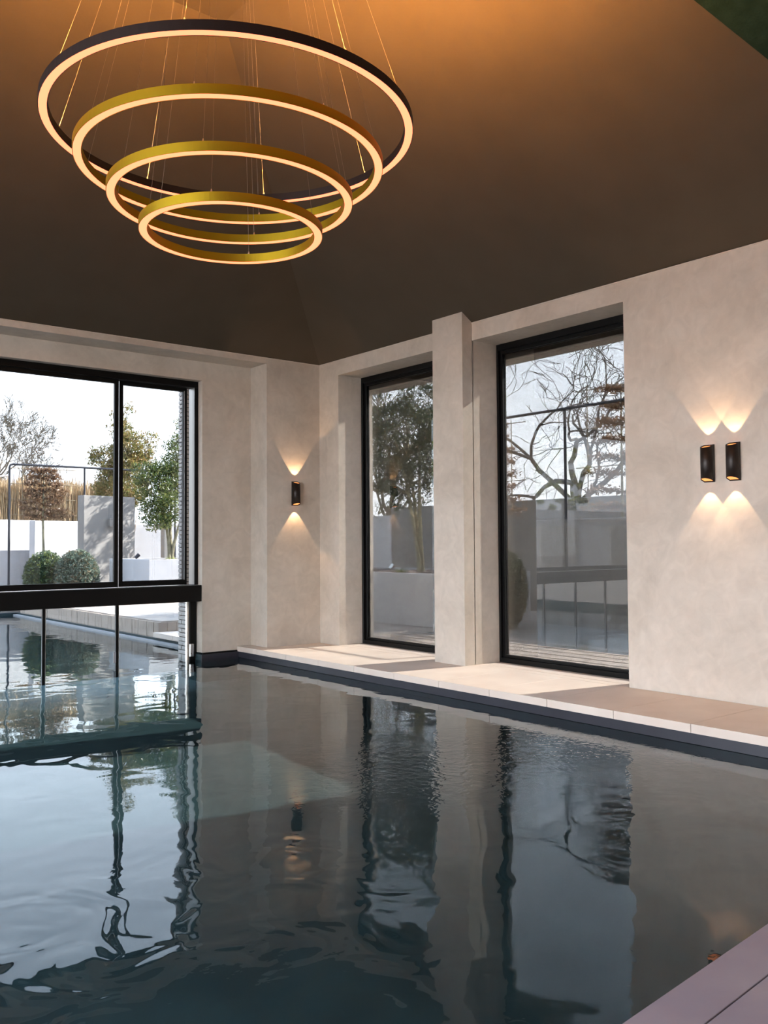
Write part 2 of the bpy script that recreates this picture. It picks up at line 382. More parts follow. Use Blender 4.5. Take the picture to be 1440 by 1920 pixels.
try:
    wt.cycles.is_caustics_caster = True; pb.cycles.is_caustics_receiver = True
except Exception: pass

g = MB()
g.box(-60, -1.7, -40, 90, -.4, -.03) if False else None
g.box(PX1+.12, 90, 11.42, 13.5, -.4, -.03); g.box(PX1+.12, 90, 13.5, 100, -.4, .145)
g.box(XI, 90, -40, 11.42, -.4, -.03); g.box(-70, XI, -40, YN-.3, -.4, -.03)
g.box(-70, XL-.3, YN-.3, 100, -.4, -.03); g.box(XL-.3, PX0-.1, 11.2, 100, -.4, -.03); g.box(PX0-.1, PX1+.12, PY1+.1, 100, -.4, -.03)
gd = tag(g.build('ground', 'terrace'), 'pale paved terrace around the outdoor pool', None, kind='structure')

# ------------------------------------------------------------------ raised plank edging of the outdoor pool + paving joints
parts = []
base = MB().box(6.22, 6.40, 13.52, 20.7, -.12, .135).build('core', 'mortar'); parts.append(base)
yy = 13.5; 
while yy < 20.6:
    wd = random.choice((.12, .14, .16)); j = random.uniform(-.004, .004)
    parts.append(MB().box(6.195+j, 6.222, yy+.003, min(yy+wd, 20.7)-.003, -.13, .148+random.uniform(-.003, .002)).build('plank', 'plank')); yy += wd
yy = 13.5
for i in range(10):                                   # boards of the end face
    parts.append(MB().box(6.20+i*.16, 6.355+i*.16, 13.47, 13.52, -.05, .146).build('plank', 'terrace'))
unit('pool_edging', (6.3, 13.5, 0), 'weathered upright planks edging the outdoor pool on its right side', 'edging', parts)
parts = []
for i in range(9):
    for j in range(6):
        x0 = 6.26+j*.9; y0 = 13.5+i*.9
        parts.append(MB().box(x0+.006, x0+.894, y0+.006, y0+.894, .14, .162+random.uniform(0, .002)).build('paving_slab', 'terrace'))
for i in range(12):
    x0 = 6.15+i*.0
    if i < 3: parts.append(MB().box(6.12, 6.9, 11.43+i*.69, 12.11+i*.69, -.08, -.005).build('paving_slab', 'stone'))
adopt(gd, *parts)
# gutter rail along the outdoor pool
s = MB().box(6.06, 6.14, 11.42, 20.7, -.16, -.125).build('gutter_rail', 'grey_gasket')
tag(s, 'grey gutter rail along the waterline of the outdoor pool', 'rail')

# ------------------------------------------------------------------ brick reveal outside the sliding door
bw = empty('wall_brick', (5.55, 11.2, 0), None, None, None, 'structure')
core = MB().box(5.562, 6.1, 11.205, 11.415, -.5, 3.9).build('mortar_core', 'mortar'); adopt(bw, core)
bmesh_cache = {}
def brick(x0, x1, y0, y1, z0, z1):
    key = (round(x1-x0, 4), round(y1-y0, 4), round(z1-z0, 4))
    if key not in bmesh_cache:
        o = MB().bbox(0, key[0], 0, key[1], 0, key[2], .003).build('brick', 'brick'); bmesh_cache[key] = o.data
    else:
        o = bpy.data.objects.new('brick', bmesh_cache[key]); C.objects.link(o)
    o.location = (x0, y0, z0); o.parent = bw; o.matrix_parent_inverse = Matrix.Translation(bw.location).inverted(); return o
z = -.45; i = 0
while z < 3.72:
    j = random.uniform(-.0015, .0015)
    if i % 2: brick(5.55+j, 5.62+j, 11.20, 11.315, z, z+.047); brick(5.55-j, 5.62-j, 11.325, 11.42, z, z+.047)
    else: brick(5.55+j, 5.62+j, 11.20, 11.42, z, z+.047)
    z += .0587; i += 1

# ------------------------------------------------------------------ sliding door (far side)
def bar(name, x0, x1, y0, y1, z0, z1, m='black_metal'): return MB().bbox(x0, x1, y0, y1, z0, z1, .004).build(name, m)
d = []
d.append(MB().bbox(-1.4, 5.622, 10.97, 11.14, 3.545, 3.628, .004).bbox(5.567, 5.622, 10.97, 11.14, .86, 3.545, .004).bbox(-1.4, -1.35, 10.97, 11.14, .86, 3.545, .004).build('door_frame', 'black_metal'))
panels = [(4.545, 5.505, 11.07), (2.0, 4.515, 11.01), (-1.33, 2.04, 11.07)]
for x0, x1, yy in panels:
    fr = MB().bbox(x0, x0+.055, yy, yy+.045, .862, 3.544, .003).bbox(x1-.055, x1, yy, yy+.045, .862, 3.544, .003)
    fr.bbox(x0+.045, x1-.045, yy, yy+.045, .862, .935, .003).bbox(x0+.045, x1-.045, yy, yy+.045, 3.49, 3.544, .003)
    fo = fr.build('sash', 'black_metal'); d.append(fo)
    pn = MB().box(x0+.045, x1-.045, yy+.019, yy+.025, .935, 3.49).build('pane', 'door_glass'); pn.parent = fo
    d.append(fo)
d.append(bar('gasket', 5.457, 5.468, 11.058, 11.069, .93, 3.5, 'grey_gasket'))
d.append(bar('gasket', 4.502, 4.512, 11.03, 11.06, .93, 3.5, 'grey_gasket'))
unit('door_1', (2, 11.0, .86), 'large black framed sliding glass door above the beam', None, d, kind='structure')
bm_ = MB().bbox(-1.4, 5.622, 10.862, 11.19, .64, .858, .005).build('beam', 'black_metal')
bl = MB().box(-1.4, 5.60, 10.870, 10.874, .8581, .8600).build('highlight_strip', 'steel')  # highlight along the beam top, put in as a thin bright strip
unit('crossbeam', (2, 11, .64), 'black steel beam spanning the pool below the sliding door', 'beam', [bm_, bl])
# glass partition below the beam, standing in the water
d = []
for x in (3.59, 4.515, 2.665, 1.74, .815, -.11, -1.03):
    s = MB().bbox(x-.018, x+.018, 11.03, 11.07, -1.0, .638, .003).build('post', 'black_metal'); d.append(s)
    s2 = MB().box(x+.0185, x+.024, 11.035, 11.065, -1.0, .638).build('seal', 'steel'); s2.parent = s
s = MB().bbox(5.515, 5.612, 11.0, 11.10, -1.2, .638, .003).build('post', 'black_metal'); d.append(s)
s2 = MB().box(5.49, 5.513, 11.03, 11.07, -1.0, .638).build('seal', 'pale_strip'); s2.parent = s
xs_ = [-1.35, -1.03, -.11, .815, 1.74, 2.665, 3.59, 4.515, 5.49]
for a, b in zip(xs_, xs_[1:]): d.append(MB().box(a+.026, b-.020, 11.045, 11.055, -1.0, .638).build('pane', 'pool_glass'))
def hinge(x, y):
    h = MB().bbox(x-.030, x+.030, y-.028, y, -.105, .065, .006).build('hinge', 'steel')
    k = MB().box(x+.002, x+.022, y-.0295, y-.0275, -.07, .05).build('hinge_plate', 'grey_gasket'); k.parent = h
    q = MB().tube([(x-.012, y-.031, -.065), (x-.012, y-.027, -.065)], .007, 10).build('screw', 'black_metal'); q.parent = h
    return h
d.append(hinge(5.535, 10.999)); d.append(MB().bbox(4.458, 4.496, 11.015, 11.03, -.10, .04, .004).build('hinge', 'grey_gasket'))
unit('glass_partition', (2, 11.05, -1.0), 'frameless glass flap panels with thin posts standing in the water under the beam', 'partition', d)

# ------------------------------------------------------------------ right-hand windows
for wi, (a, b) in enumerate(WINS):
    d = []
    x0, x1, f_ = 7.66, 7.79, .03
    fr = MB().bbox(x0, x1, a, a+f_, 0, HEAD, .003).bbox(x0, x1, b-f_, b, 0, HEAD, .003).bbox(x0, x1, a+f_, b-f_, HEAD-.075, HEAD, .003).bbox(x0, x1, a+f_, b-f_, 0, .055, .003)
    d.append(fr.build('window_frame', 'black_metal'))
    s = MB(); g_ = f_+.035
    s.bbox(x0+.035, x1-.03, a+f_, a+g_, .055, HEAD-.075, .002).bbox(x0+.035, x1-.03, b-g_, b-f_, .055, HEAD-.075, .002)
    s.bbox(x0+.035, x1-.03, a+g_, b-g_, .055, .085, .002).bbox(x0+.035, x1-.03, a+g_, b-g_, HEAD-.115, HEAD-.075, .002)
    d.append(s.build('sash', 'black_metal'))
    d.append(MB().box(7.718, 7.726, a+g_, b-g_, .085, HEAD-.115).build('pane', 'window_glass'))
    if wi < 2:
        sc = MB().box(7.88, 7.8815, a+.02, b+.27, .05, 3.60).build('sun_screen', 'screen_fabric'); d.append(sc)
        d.append(MB().bbox(7.86, 7.90, a+.02, b+.27, .02, .05, .003).build('screen_rail', 'grey_gasket'))
    lab = ('black framed window nearest the far corner, left of the pier, with a leafy tree outside', 'black framed window right of the pier with a bare oak outside', 'unseen tall window added behind the camera for bounce light')[wi]
    unit('window_%d' % (wi+1), (7.7, (a+b)/2, 0), lab, None, d, kind='structure')

# ------------------------------------------------------------------ wall sconces
def sconce(loc, rz, label, group=None, en=6.5):
    # local frame: wall is the plane y=0, lamp sticks out towards -y
    root = empty('wall_sconce', loc, label, 'wall lamp', group, rz=rz)
    hw, dp, hh = .052, .105, .17
    def prof(off):
        pts = [(-(hw-off), -off-.004)]
        for i in range(15):
            a = PI*i/14; pts.append((-(hw-off)*math.cos(a), -(dp-hw) - (hw-off)*math.sin(a)))
        pts.append(((hw-off), -off-.004)); return pts
    o_, i_ = prof(0), prof(.004); nn = len(o_); v = []; fs = []
    rim = lambda y: hh - .034*(-y/dp)
    for z in (-1, 1):
        v += [(x, y, z*rim(y)) for x, y in o_]; v += [(x, y, z*rim(y)) for x, y in i_]
    for k in range(nn):
        k2 = (k+1) % nn
        fs += [(k, k2, 2*nn+k2, 2*nn+k), (nn+k2, nn+k, 3*nn+k, 3*nn+k2), (k, nn+k, nn+k2, k2), (2*nn+k2, 3*nn+k2, 3*nn+k, 2*nn+k)]
    mesh_obj('shade', v, fs, 'bronze', root, True)
    for p in root.children[0].data.polygons: p.use_smooth = abs(p.normal.z) < .5
    MB().bbox(-.030, .030, -.012, -.0005, -.10, .10, .002).build('wall_plate', 'bronze', root)
    for s_ in (-1, 1):
        q = [(x, y, s_*(rim(y)-.010)) for x, y in i_]; q2 = [(x, y, s_*(rim(y)-.016)) for x, y in i_]
        mesh_obj('lens', q+q2, [tuple(range(nn)), tuple(reversed(range(nn, 2*nn)))]+[(k, nn+k, nn+(k+1) % nn, (k+1) % nn) for k in range(nn)], 'sconce_glow', root)
        ld = bpy.data.lights.new('bulb', 'SPOT'); ld.energy = en; ld.spot_size = math.radians(66); ld.spot_blend = .10; ld.color = (1, .62, .34); ld.shadow_soft_size = .006
        lo = bpy.data.objects.new('bulb', ld); C.objects.link(lo); lo.parent = root
        lo.location = (0, -.078, s_*(hh-.028)); lo.rotation_euler = (0 if s_ < 0 else PI, 0, 0)
    return root
sconce((XR, 4.325, 2.10), -PI/2, 'dark bronze up-down wall sconce, left one of the pair on the right wall', 'sconces on the right wall')
sconce((XR, 4.08, 2.10), -PI/2, 'dark bronze up-down wall sconce, right one of the pair on the right wall', 'sconces on the right wall')
sconce((6.83, YF, 2.11), 0, 'dark bronze up-down wall sconce alone on the narrow wall by the far corner', None, 9)

# ------------------------------------------------------------------ ring chandelier
CX, CYY = 2.306, 4.118
parts = []
parts.append(MB().lathe([(0.001, 6.144), (.17, 6.144), (.17, 6.10), (.165, 6.095), (0.001, 6.095)], CX, CYY, 48).build('canopy', 'bronze', None, False))
for zb, R, azs in ((3.585, .966, [-131.5+45*k for k in range(8)]), (3.393, .804, [-131.5+45*k for k in range(8)]), (3.210, .641, [-131.5, -41.5, 48.5, 138.5]), (3.039, .480, [-131.5, -56, 48.5, 138.5])):
    wd, ht = .046, .046; r0 = R-wd
    prof = [(R, zb), (R, zb+ht), (R-.003, zb+ht), (R-.003, zb+.021), (r0+.003, zb+.021), (r0+.003, zb+ht), (r0, zb+ht), (r0, zb), (r0+.003, zb), (r0+.003, zb+.010), (R-.003, zb+.010), (R-.003, zb)]
    rg = MB().lathe(prof, CX, CYY, 128).build('ring', 'ring_dark' if R > .9 else 'ring_glow_gold'); parts.append(rg)
    q = MB().lathe([(R-.0035, zb+.001), (r0+.0035, zb+.001), (r0+.0035, zb+.009), (R-.0035, zb+.009)], CX, CYY, 128).build('light_strip', 'led_down'); q.parent = rg
    if R > .9: q = MB().lathe([(R-.016, zb+.0235), (R-.016, zb+.022), (r0+.016, zb+.022), (r0+.016, zb+.0235)], CX, CYY, 128).build('uplight_strip', 'led_up'); q.parent = rg
    rm = R-wd/2
    for a in azs:
        a = math.radians(a); ca, sa = math.cos(a), math.sin(a)
        p0 = Vector((CX+rm*ca, CYY+rm*sa, zb+.012)); p1 = Vector((CX+.12*ca, CYY+.12*sa, 6.10))
        cb = MB().tube([p0+Vector((0, 0, .04)), p1], .0008, 5).build('suspension_cable', 'cable'); parts.append(cb)
        fe = MB().tube([p0, p0+Vector((0, 0, .045)), p0+Vector((0, 0, .056))], [.005, .005, .002], 8).build('cable_clamp', 'steel'); fe.parent = cb
        MBb = None
unit('ring_chandelier', (CX, CYY, 3.0), 'four-tier black ring chandelier, lower tiers painted with its gold glow, with glowing strips hung on fine cables', 'chandelier', parts)

# ------------------------------------------------------------------ garden helpers
rng = np.random.default_rng(5)
def leaves(name, centers, size, mt, parent=None, aspect=.6, flat=0.0):
    n = len(centers); c = np.asarray(centers, float)
    a = rng.normal(size=(n, 3)); a[:, 2] *= (1-flat); a /= np.linalg.norm(a, axis=1)[:, None]
    t = rng.normal(size=(n, 3)); b = np.cross(a, t); b /= np.linalg.norm(b, axis=1)[:, None]
    s = (size*rng.uniform(.6, 1.3, n))[:, None]
    nrm = np.cross(a, b)
    v = np.stack([c-a*s, c+b*s*aspect*.5+nrm*s*.15, c+a*s, c-b*s*aspect*.5+nrm*s*.15], 1).reshape(-1, 3)
    me = bpy.data.meshes.new(name); me.vertices.add(4*n); me.vertices.foreach_set('co', v.ravel())
    me.loops.add(4*n); me.loops.foreach_set('vertex_index', np.arange(4*n, dtype=np.int32))
    me.polygons.add(n); me.polygons.foreach_set('loop_start', np.arange(0, 4*n, 4, dtype=np.int32)); me.polygons.foreach_set('loop_total', np.full(n, 4, dtype=np.int32))
    me.update(); me.validate(); me.materials.append(M[mt])
    o = link(bpy.data.objects.new(name, me), parent); o['kind'] = 'stuff'; return o
def blob(n, c, r, hollow=.0):
    p = rng.normal(size=(n, 3)); p /= np.linalg.norm(p, axis=1)[:, None]
    rad = rng.uniform(hollow, 1, n)**(1/3 if hollow == 0 else 1)
    return np.array(c) + p*rad[:, None]*np.array(r)
def branchy(mb, p, d, length, r, depth, tips, spread=.55, up=.15, wig=.18, kids=(2, 3), shrink=.72, nseg=4, minr=.003):
    pts = [Vector(p)]; rs = [r]; dd = Vector(d).normalized()
    for i in range(nseg):
        dd = (dd + Vector((random.gauss(0, wig), random.gauss(0, wig), random.gauss(0, wig)+up*.25))).normalized()
        pts.append(pts[-1] + dd*length/nseg); rs.append(max(minr, r*(1-.35*(i+1)/nseg)))
    mb.tube(pts, rs, 6 if r > .03 else (4 if r > .01 else 3), cap=False); tips.append(pts[-1])
    if depth <= 0: return
    for k in range(random.randint(*kids)):
        a = random.random()*2*PI; o1 = dd.orthogonal().normalized(); o2 = dd.cross(o1)
        nd = (dd + (o1*math.cos(a)+o2*math.sin(a))*spread*random.uniform(.6, 1.5) + Vector((0, 0, up))).normalized()
        st = pts[-1] if k < 2 else pts[random.randint(1, nseg)]
        branchy(mb, st, nd, length*shrink*random.uniform(.75, 1.15), rs[-1]*.78, depth-1, tips, spread, up, wig, kids, shrink, nseg, minr)
def leafy_tree(name, base, stems, crown, n, size, mt, label, bark='bark_pale', group=None):
    """stems: list of (dx,dy) lean ; crown: list of (cx,cy,cz,rx,ry,rz) world blobs"""
    parts = []
    for k, (dx, dy, hgt) in enumerate(stems):
        pts = []; rs = []
        for i in range(9):
            t = i/8; pts.append(Vector(base)+Vector((dx*t**1.5+.05*math.sin(4*t+k*2)+.06*(k-1), dy*t+.04*math.sin(5*t+k), hgt*t))); rs.append(.045*(1-.6*t))
        parts.append(MB().tube(pts, rs, 7).build('stem', bark))
    br = MB(); cl = []
    tot = sum(c[3]*c[4]*c[5] for c in crown)
    for c in crown:
        m_ = int(n*c[3]*c[4]*c[5]/tot); k = max(6, m_//45)
        cen = blob(k, c[:3], [c[3]*.92, c[4]*.92, c[5]*.95])
        for q in cen:
            cl.append(blob(m_//k, q, (.17, .17, .13)))
        for q in cen[::2]:
            mid_ = Vector((c[0], c[1], min(q[2], c[2])-.15)); br.tube([mid_, (mid_+Vector(q))/2+Vector((0, 0, .05)), Vector(q)], [.014, .009, .004], 4, cap=False)
    parts.append(br.build('branches', bark)); parts[-1]['kind'] = 'stuff'
    parts.append(leaves('foliage', np.concatenate(cl), size, mt))
    return unit(name, base, label, 'tree', parts, group)
GZ = .145
# door view: tree behind the grey wall block, tree in the white planter
leafy_tree('holly_tree', (9.45, 22.6, GZ), [(0, 0, 4.2), (.2, .1, 3.8), (-.2, .1, 3.6)],
           [(9.35, 22.6, 3.0, .85, .7, .8), (9.55, 22.6, 3.9, .62, .6, .75), (9.35, 22.5, 4.6, .32, .32, .6), (10.1, 22.6, 4.0, .35, .4, .45), (8.85, 22.6, 3.6, .4, .4, .5)], 13000, .050, 'leaf_gold',
           'tall golden-green holly tree rising behind the grey wall block beside the planter')
leafy_tree('holly_tree', (8.95, 18.75, 1.02), [(-.25, 0, 1.4), (.05, .1, 1.5), (.22, -.05, 1.5)],
           [(8.75, 18.7, 2.55, .60, .55, .75), (9.1, 18.7, 3.3, .45, .45, .6), (9.3, 18.7, 3.95, .25, .3, .55), (8.35, 18.7, 3.0, .38, .35, .4), (8.5, 18.6, 1.95, .4, .35, .2)], 12500, .040, 'leaf_green',
           'multi-stemmed green holly growing in the low white planter by the brick reveal')
leafy_tree('holly_tree', (11.2, 20.9, GZ), [(0, 0, 2.6), (.2, .1, 2.6)],
           [(11.2, 20.9, 3.3, .9, .8, .9), (10.7, 20.8, 3.9, .6, .6, .6), (11.5, 20.9, 4.2, .6, .6, .7)], 4200, .055, 'leaf_green',
           'green holly right of the white planter, mostly hidden behind the brick reveal')
# W1 tree
leafy_tree('olive_tree', (11.25, 12.75, .86), [(-.35, .3, 2.6), (.05, .1, 2.9), (-.15, .45, 2.5)],
           [(11.3, 13.2, 3.3, 1.1, 1.0, 1.2), (11.0, 13.6, 4.1, .8, .8, .8), (11.5, 12.2, 3.7, .9, .9, .9), (11.1, 13.9, 2.7, .8, .7, .8), (11.4, 12.6, 4.7, .6, .6, .5)], 17000, .042, 'leaf_dark',
           'dark leafed evergreen tree with leaning stems in the planter outside the corner window', 'bark_pale')

def bare_tree(name, base, h, r, depth, label, m='bark_grey', **k):
    mb = MB(); tips = []
    tr = MB(); p = Vector(base); pts = [p]; rs = [r*1.25]
    for i in range(5):
        p = p + Vector((random.gauss(0, .04*h*.2), random.gauss(0, .04*h*.2), h*.36/5)); pts.append(p); rs.append(r*(1.15-.06*i))
    tr.tube(pts, rs, 9)
    n0 = k.pop('limbs', 5)
    for i in range(n0):
        a = 2*PI*i/n0+random.uniform(-.3, .3)
        branchy(mb, pts[-1] if i % 2 else pts[-2], Vector((math.cos(a)*.8, math.sin(a)*.8, .75)), h*.24, r*.55, depth, tips, **k)
    q = mb.build('branches', m); q['kind'] = 'stuff'
    t_ = tr.build('trunk', m)
    return unit(name, base, label, 'tree', [t_, q])
random.seed(21)
bare_tree('oak_tree', (19.6, 15.7, 0), 8.4, .16, 5, 'large bare oak with crooked limbs beyond the garden wall, seen in the right window', spread=.75, up=.08, wig=.30, kids=(2, 3), shrink=.76, minr=.009)
random.seed(5)
bare_tree('elm_tree', (10.3, 42, 0), 8.2, .16, 7, 'rounded bare tree far off behind the reeds at the left edge', m='bark', spread=.5, up=.12, wig=.16, kids=(2, 3), shrink=.70, limbs=11, minr=.010)
random.seed(9)
bare_tree('elm_tree', (27, 33, 0), 8, .16, 5, 'distant bare tree behind the oak', m='bark', spread=.5, up=.12, wig=.14, kids=(2, 3), shrink=.76, limbs=7, minr=.013)

# espaliers: trunk, tiers of twigs on a cane frame, withered leaves
def espalier(cx, cyy, z0, z1, half, axis, label, seed=1, n=2600, base=GZ):
    random.seed(seed); ax = Vector((1, 0, 0)) if axis == 'x' else Vector((0, 1, 0)); ct = Vector((cx, cyy, 0))
    parts = [MB().tube([ct+Vector((0, 0, base)), ct+Vector((.01, 0, z0*.6)), ct+Vector((-.01, 0, z0)), ct+Vector((0, 0, z1))], [.035, .03, .026, .012], 8).build('trunk', 'bark_pale')]
    tw = MB(); cl = []; tiers = 8
    for i in range(tiers):
        z = z0+.12+(z1-z0-.12)*i/(tiers-1)
        for s in (-1, 1):
            for rep in range(3):
                L_ = half*random.uniform(.55, 1.05)*(1-.5*i/(tiers-1)); p = [ct+Vector((0, 0, z-.05))]
                for k in range(1, 7): p.append(ct+ax*s*L_*k/6+Vector((0, 0, z+random.uniform(-.05, .05)+.02*k/6))+ax.cross(Vector((0, 0, 1)))*random.uniform(-.07, .07))
                tw.tube(p, [.009, .008, .007, .006, .005, .004, .003], 3, cap=False)
                m_ = n//(tiers*6)
                t = rng.uniform(.05, 1, m_)
                q = np.array([(p[min(5, int(tt*6))]*(1-(tt*6) % 1)+p[min(6, int(tt*6)+1)]*((tt*6) % 1))[:] for tt in t])
                cl.append(q+rng.normal(0, .035, q.shape))
    tp = tw.build('twigs', 'bark'); tp['kind'] = 'stuff'; parts.append(tp)
    for i in range(4):
        z = z0+.15+(z1-z0-.1)*i/3
        parts.append(MB().tube([ct-ax*half*1.02+Vector((0, .03, z)), ct+ax*half*1.02+Vector((0, .03, z))], .009, 5).build('cane', 'cane'))
    for s in (-.6, .72):
        parts.append(MB().tube([ct+ax*half*s+Vector((0, .05, z0+.05)), ct+ax*half*s+Vector((0, .05, z1+.12))], .009, 5).build('cane', 'cane'))
    parts.append(leaves('foliage', np.concatenate(cl), .042, 'leaf_brown'))
    return unit('espalier_tree', (cx, cyy, base), label, 'tree', parts)
espalier(7.13, 22.0, 2.0, 3.22, .80, 'x', 'espaliered tree with withered brown leaves before the white garden wall', 1, 4300)
espalier(12.9, 12.4, 1.9, 3.7, .85, 'y', 'brown leafed espalier at the left side of the right window', 2, 3000, 0)
espalier(12.9, 9.35, 1.9, 4.1, .95, 'y', 'brown leafed espalier at the right edge of the right window', 3, 4200, 0)

# steel garden frames
def steel_frame(pts_list, label, loc):
    parts = []
    for nm, pts in pts_list: parts.append(MB().tube(pts, .026, 8).build(nm, 'garden_metal'))
    return unit('steel_frame', loc, label, 'frame', parts)
zt = 3.32
steel_frame([('corner_pipe', [(6.215, 21.6, GZ), (6.215, 21.6, zt-.07), (6.235, 21.6, zt-.02), (6.285, 21.6, zt), (10.4, 21.6, zt)]), ('post', [(7.99, 21.6, GZ), (7.99, 21.6, zt-.02)]), ('post', [(10.4, 21.6, GZ), (10.4, 21.6, zt)])],
            'black steel pipe frame standing round the espalier by the outdoor pool', (6.215, 21.6, GZ))
steel_frame([('top_rail', [(12.6, 7.2, 3.82), (12.6, 12.4, 3.82)]), ('post', [(12.6, 10.35, 0), (12.6, 10.35, 3.80)]), ('post', [(12.6, 7.2, 0), (12.6, 7.2, 3.80)]), ('post', [(12.6, 12.4, 0), (12.6, 12.4, 3.80)])],
            'dark steel frame over the wall outside the right window', (12.6, 10.35, 0))

# box shrubs
def shrub(loc, rx, ry, h, n, mt, label, group=None, size=.042):
    x, y_, z_ = loc; cz = z_+h*.5
    core_ = bmesh.new(); bmesh.ops.create_icosphere(core_, subdivisions=3, radius=1)
    v = [(x+a.co.x*rx*.9, y_+a.co.y*ry*.9, cz+a.co.z*h*.46) for a in core_.verts]; fs = [tuple(q.index for q in f.verts) for f in core_.faces]; core_.free()
    c_ = mesh_obj('core', v, fs, 'leafcore')
    p = rng.normal(size=(n, 3)); p /= np.linalg.norm(p, axis=1)[:, None]; k = rng.uniform(.80, 1.10, n)[:, None]
    pts = np.array([x, y_, cz])+p*k*np.array([rx, ry, h*.5])
    return unit('box_shrub', loc, label, 'shrub', [c_, leaves('foliage', pts, size, mt)], group)
mat('leafcore', (.02, .035, .018), rough=.9)
shrub((6.68, 20.45, GZ), .44, .40, 1.10, 7000, 'leaf_boxlit', 'clipped box shrub with a yellow-green top, left of the grey-green one by the pool')
shrub((7.17, 19.8, GZ), .45, .42, 1.12, 9000, 'leaf_box', 'rounder grey-green clipped box shrub in front of the yellow-topped one')
shrub((10.75, 10.15, 0), .36, .36, 1.25, 9000, 'leaf_dark', 'dark clipped box shrub low in the left part of the right window')
# reeds behind the white wall (uncountable)
n = 24000; x = rng.uniform(3.5, 10.8, n); yv = rng.uniform(25.2, 28, n); hgt = rng.normal(3.0, .17, n)
z0 = rng.uniform(.5, 1.6, n); v = np.zeros((n, 4, 3)); dx = rng.normal(0, .12, n); wv = rng.uniform(.005, .013, n)
for i, (s, tt) in enumerate(((-1, 0), (1, 0), (.4, 1), (-.4, 1))):
    v[:, i, 0] = x+s*wv+dx*tt; v[:, i, 1] = yv+rng.normal(0, .01, n); v[:, i, 2] = z0*(1-tt)+hgt*tt
me = bpy.data.meshes.new('reed_bed'); me.from_pydata([tuple(q) for q in v.reshape(-1, 3)], [], [(4*i, 4*i+1, 4*i+2, 4*i+3) for i in range(n)]); me.materials.append(M['reed'])
o = link(bpy.data.objects.new('reed_bed', me)); tag(o, 'tall tan reeds standing behind the white garden wall', 'reeds', kind='stuff')

# garden walls, planter, lights
def block(name, b, mt, label, cat, rz=0):
    x0, x1, y0, y1, z0, z1 = b
    o = MB().bbox(0, x1-x0, 0, y1-y0, 0, z1-z0, .012).build(name, mt); o.location = (x0, y0, z0); o.rotation_euler.z = math.radians(rz)
    return tag(o, label, cat)
block('garden_wall', (7.55, 9.9, 24.0, 24.25, GZ, 2.07), 'white_render', 'white rendered garden wall behind the box shrubs', 'wall', 14)
block('garden_wall', (6.80, 7.90, 24.6, 24.85, GZ, 2.10), 'white_render', 'short white wall at the far left behind the steel frame post', 'wall', 14)
block('garden_wall', (7.75, 9.24, 21.0, 21.25, GZ, 2.61), 'grey_render', 'tall grey rendered wall block left of the planter', 'wall', 14)
block('garden_wall', (11.0, 14.6, 26.4, 26.6, GZ, 2.05), 'white_render', 'white wall far behind the holly stems', 'wall')
block('garden_pillar', (11.5, 11.75, 24.6, 24.85, GZ, 2.3), 'grey_render', 'slim grey pillar behind the holly stems', 'pillar')
def planter(b, label, rim=.06):
    x0, x1, y0, y1, z0, z1 = b; s = MB()
    s.bbox(x0, x1, y0, y0+rim, z0, z1, .006).bbox(x0, x1, y1-rim, y1, z0, z1, .006).bbox(x0, x0+rim, y0+rim, y1-rim, z0, z1, .006).bbox(x1-rim, x1, y0+rim, y1-rim, z0, z1, .006)
    a = s.build('box', 'white_render'); 
    n = 14; v = []; 
    for i in range(n+1):
        for j in range(n+1): v.append((x0+rim+(x1-x0-2*rim)*i/n, y0+rim+(y1-y0-2*rim)*j/n, z1-.05+random.uniform(-.015, .035)))
    fs = [(i*(n+1)+j, (i+1)*(n+1)+j, (i+1)*(n+1)+j+1, i*(n+1)+j+1) for i in range(n) for j in range(n)]
    q = mesh_obj('soil', v, fs, 'soil'); q['kind'] = 'stuff'
    return unit('planter', ((x0+x1)/2, (y0+y1)/2, z0), label, 'planter', [a, q])
planter((8.07, 10.3, 18.0, 20.2, GZ, 1.09), 'white rendered planter in front of the grey wall block')
planter((10.1, 12.3, 10.95, 15.6, -.03, .88), 'pale grey planter outside the corner window')
# wall box light
a = MB().bbox(8.42, 8.54, 21.06, 21.16, 1.86, 2.06, .006).build('housing', 'grey_render'); b = MB().box(8.44, 8.52, 21.07, 21.15, 1.852, 1.858).build('lens', 'white_render')
unit('garden_wall_lamp', (8.48, 21.1, 1.95), 'small box lamp fixed to the tall grey wall block', 'lamp', [a, b])
def spot(loc, label, m='garden_metal'):
    x, y_, z_ = loc
    a = MB().tube([(x, y_, z_-.05), (x, y_, z_+.07)], .008, 6).build('spike', m)
    b = MB().tube([(x-.03, y_, z_+.06), (x+.05, y_, z_+.13)], [.035, .045], 10).build('head', m)
    return unit('garden_spotlight', loc, label, 'spotlight', [a, b])
spot((7.93+.25, 18.9, 1.06), 'small black garden spotlight at the left end of the white planter')
spot((10.6, 12.9, .86), 'small pale spotlight on a stalk in the planter outside the corner window', 'steel')
def sprig(loc, label):
    x, y_, z_ = loc; s = MB()
    for k in range(7):
        a = 2*PI*k/7; s.tube([(x, y_, z_-.03), (x+.08*math.cos(a), y_+.08*math.sin(a), z_+.05), (x+.15*math.cos(a), y_+.15*math.sin(a), z_+.04)], .003, 3)
    st = s.build('stalks', 'cane'); st['kind'] = 'stuff'
    return unit('seedling', loc, label, 'plant', [st, leaves('foliage', blob(60, (x, y_, z_+.05), (.15, .15, .04)), .022, 'leaf_lime')])
sprig((8.75, 18.35, 1.05), 'small yellow-green plant on the white planter by the holly stems')
sprig((10.5, 12.5, .86), 'small plant on the soil of the planter outside the corner window')
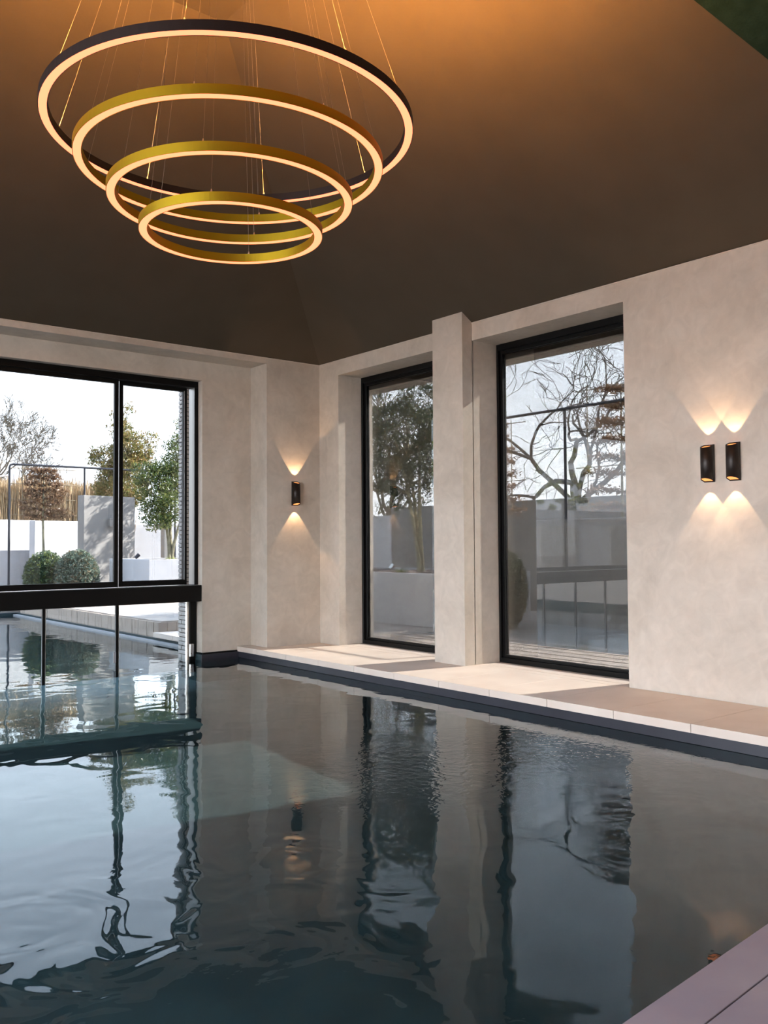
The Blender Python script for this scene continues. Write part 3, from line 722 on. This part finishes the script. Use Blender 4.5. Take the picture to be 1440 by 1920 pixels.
# railway mast far away
a = MB().tube([(9.98, 34, 0), (9.98, 34, 4.3)], .07, 8).build('mast', 'pole_white'); b = MB().tube([(9.98, 34, 4.05), (9.1, 34, 3.9), (8.2, 34, 4.05)], .03, 6).build('arm', 'pole_white')
c = MB().tube([(9.98, 34, 3.5), (9.1, 34, 3.9)], .025, 6).build('arm', 'pole_white')
unit('catenary_mast', (9.98, 34, 0), 'slim pale railway mast far off at the left edge', 'mast', [a, b, c])

# outside the right windows
block('garden_wall', (12.0, 12.25, 4.0, 10.55, -.03, 1.80), 'grey_render', 'low grey garden wall close outside the right window', 'wall')
block('garden_wall', (14.2, 14.45, 4.0, 13.6, -.03, 2.30), 'grey_render', 'taller grey wall running behind the low garden wall', 'wall')
block('garden_wall', (13.4, 13.65, 13.75, 16.3, -.03, 2.25), 'grey_render', 'grey wall behind the stems of the dark evergreen', 'wall')
block('garden_wall', (16.0, 16.25, 16.4, 24, -.03, 2.2), 'white_render', 'white wall far left in the corner window', 'wall')
s = MB().box(9.75, 11.95, 3, 10.9, -.03, -.012).build('gravel_bed', 'gravel'); tag(s, 'dark gravel strip at the foot of the low garden wall', 'gravel', kind='stuff')
parts = []
for i in range(12): parts.append(MB().bbox(8.12+i*.135, 8.247+i*.135, 2.5, 10.9, -.03, .0-.006*(i % 2), .003).build('board', 'plank' if False else 'terrace'))
unit('garden_deck', (8.9, 6, -.03), 'pale boards laid along the outside of the right windows', 'decking', parts)
# left part of the garden: seen mirrored in the window glass
s = MB().bbox(-24, -3.2, 26, 26.3, -.03, 2.45, .01); q = s.build('wall_face', 'white_render')
q2 = MB().bbox(-24.1, -3.1, 25.9, 26.4, 2.45, 2.85, .01).build('coping', 'white_render')
q3 = [MB().bbox(-22+i*5, -19.4+i*5, 25.93, 26.0, .3, 2.2, .01).build('shutter', 'grey_render') for i in range(4)]
unit('pool_house', (-13, 26, 0), 'long white outbuilding at the left of the garden, mirrored in the window glass', 'building', [q, q2]+q3)
for i, (x, y_) in enumerate(((-19.5, 29), (-14.2, 29.5), (-8.9, 28.8), (-3.4, 29.4))):
    leafy_tree('garden_tree', (x, y_, 0), [(0, 0, 3), (.2, .1, 3)], [(x, y_, 4.6, 2.2, 1.6, 2.0), (x+.8, y_, 5.6, 1.3, 1.2, 1.4)], 5200, .16, 'leaf_lime',
               'yellow-green tree behind the white outbuilding, '+('leftmost of four', 'second of four from the left', 'third of four from the left', 'rightmost of four')[i], group='trees behind the outbuilding')
shrub((-9.0, 25.2, 0), .9, .6, 1.0, 2500, 'leaf_lime', 'yellow-green bush at the foot of the white outbuilding', None, .05)
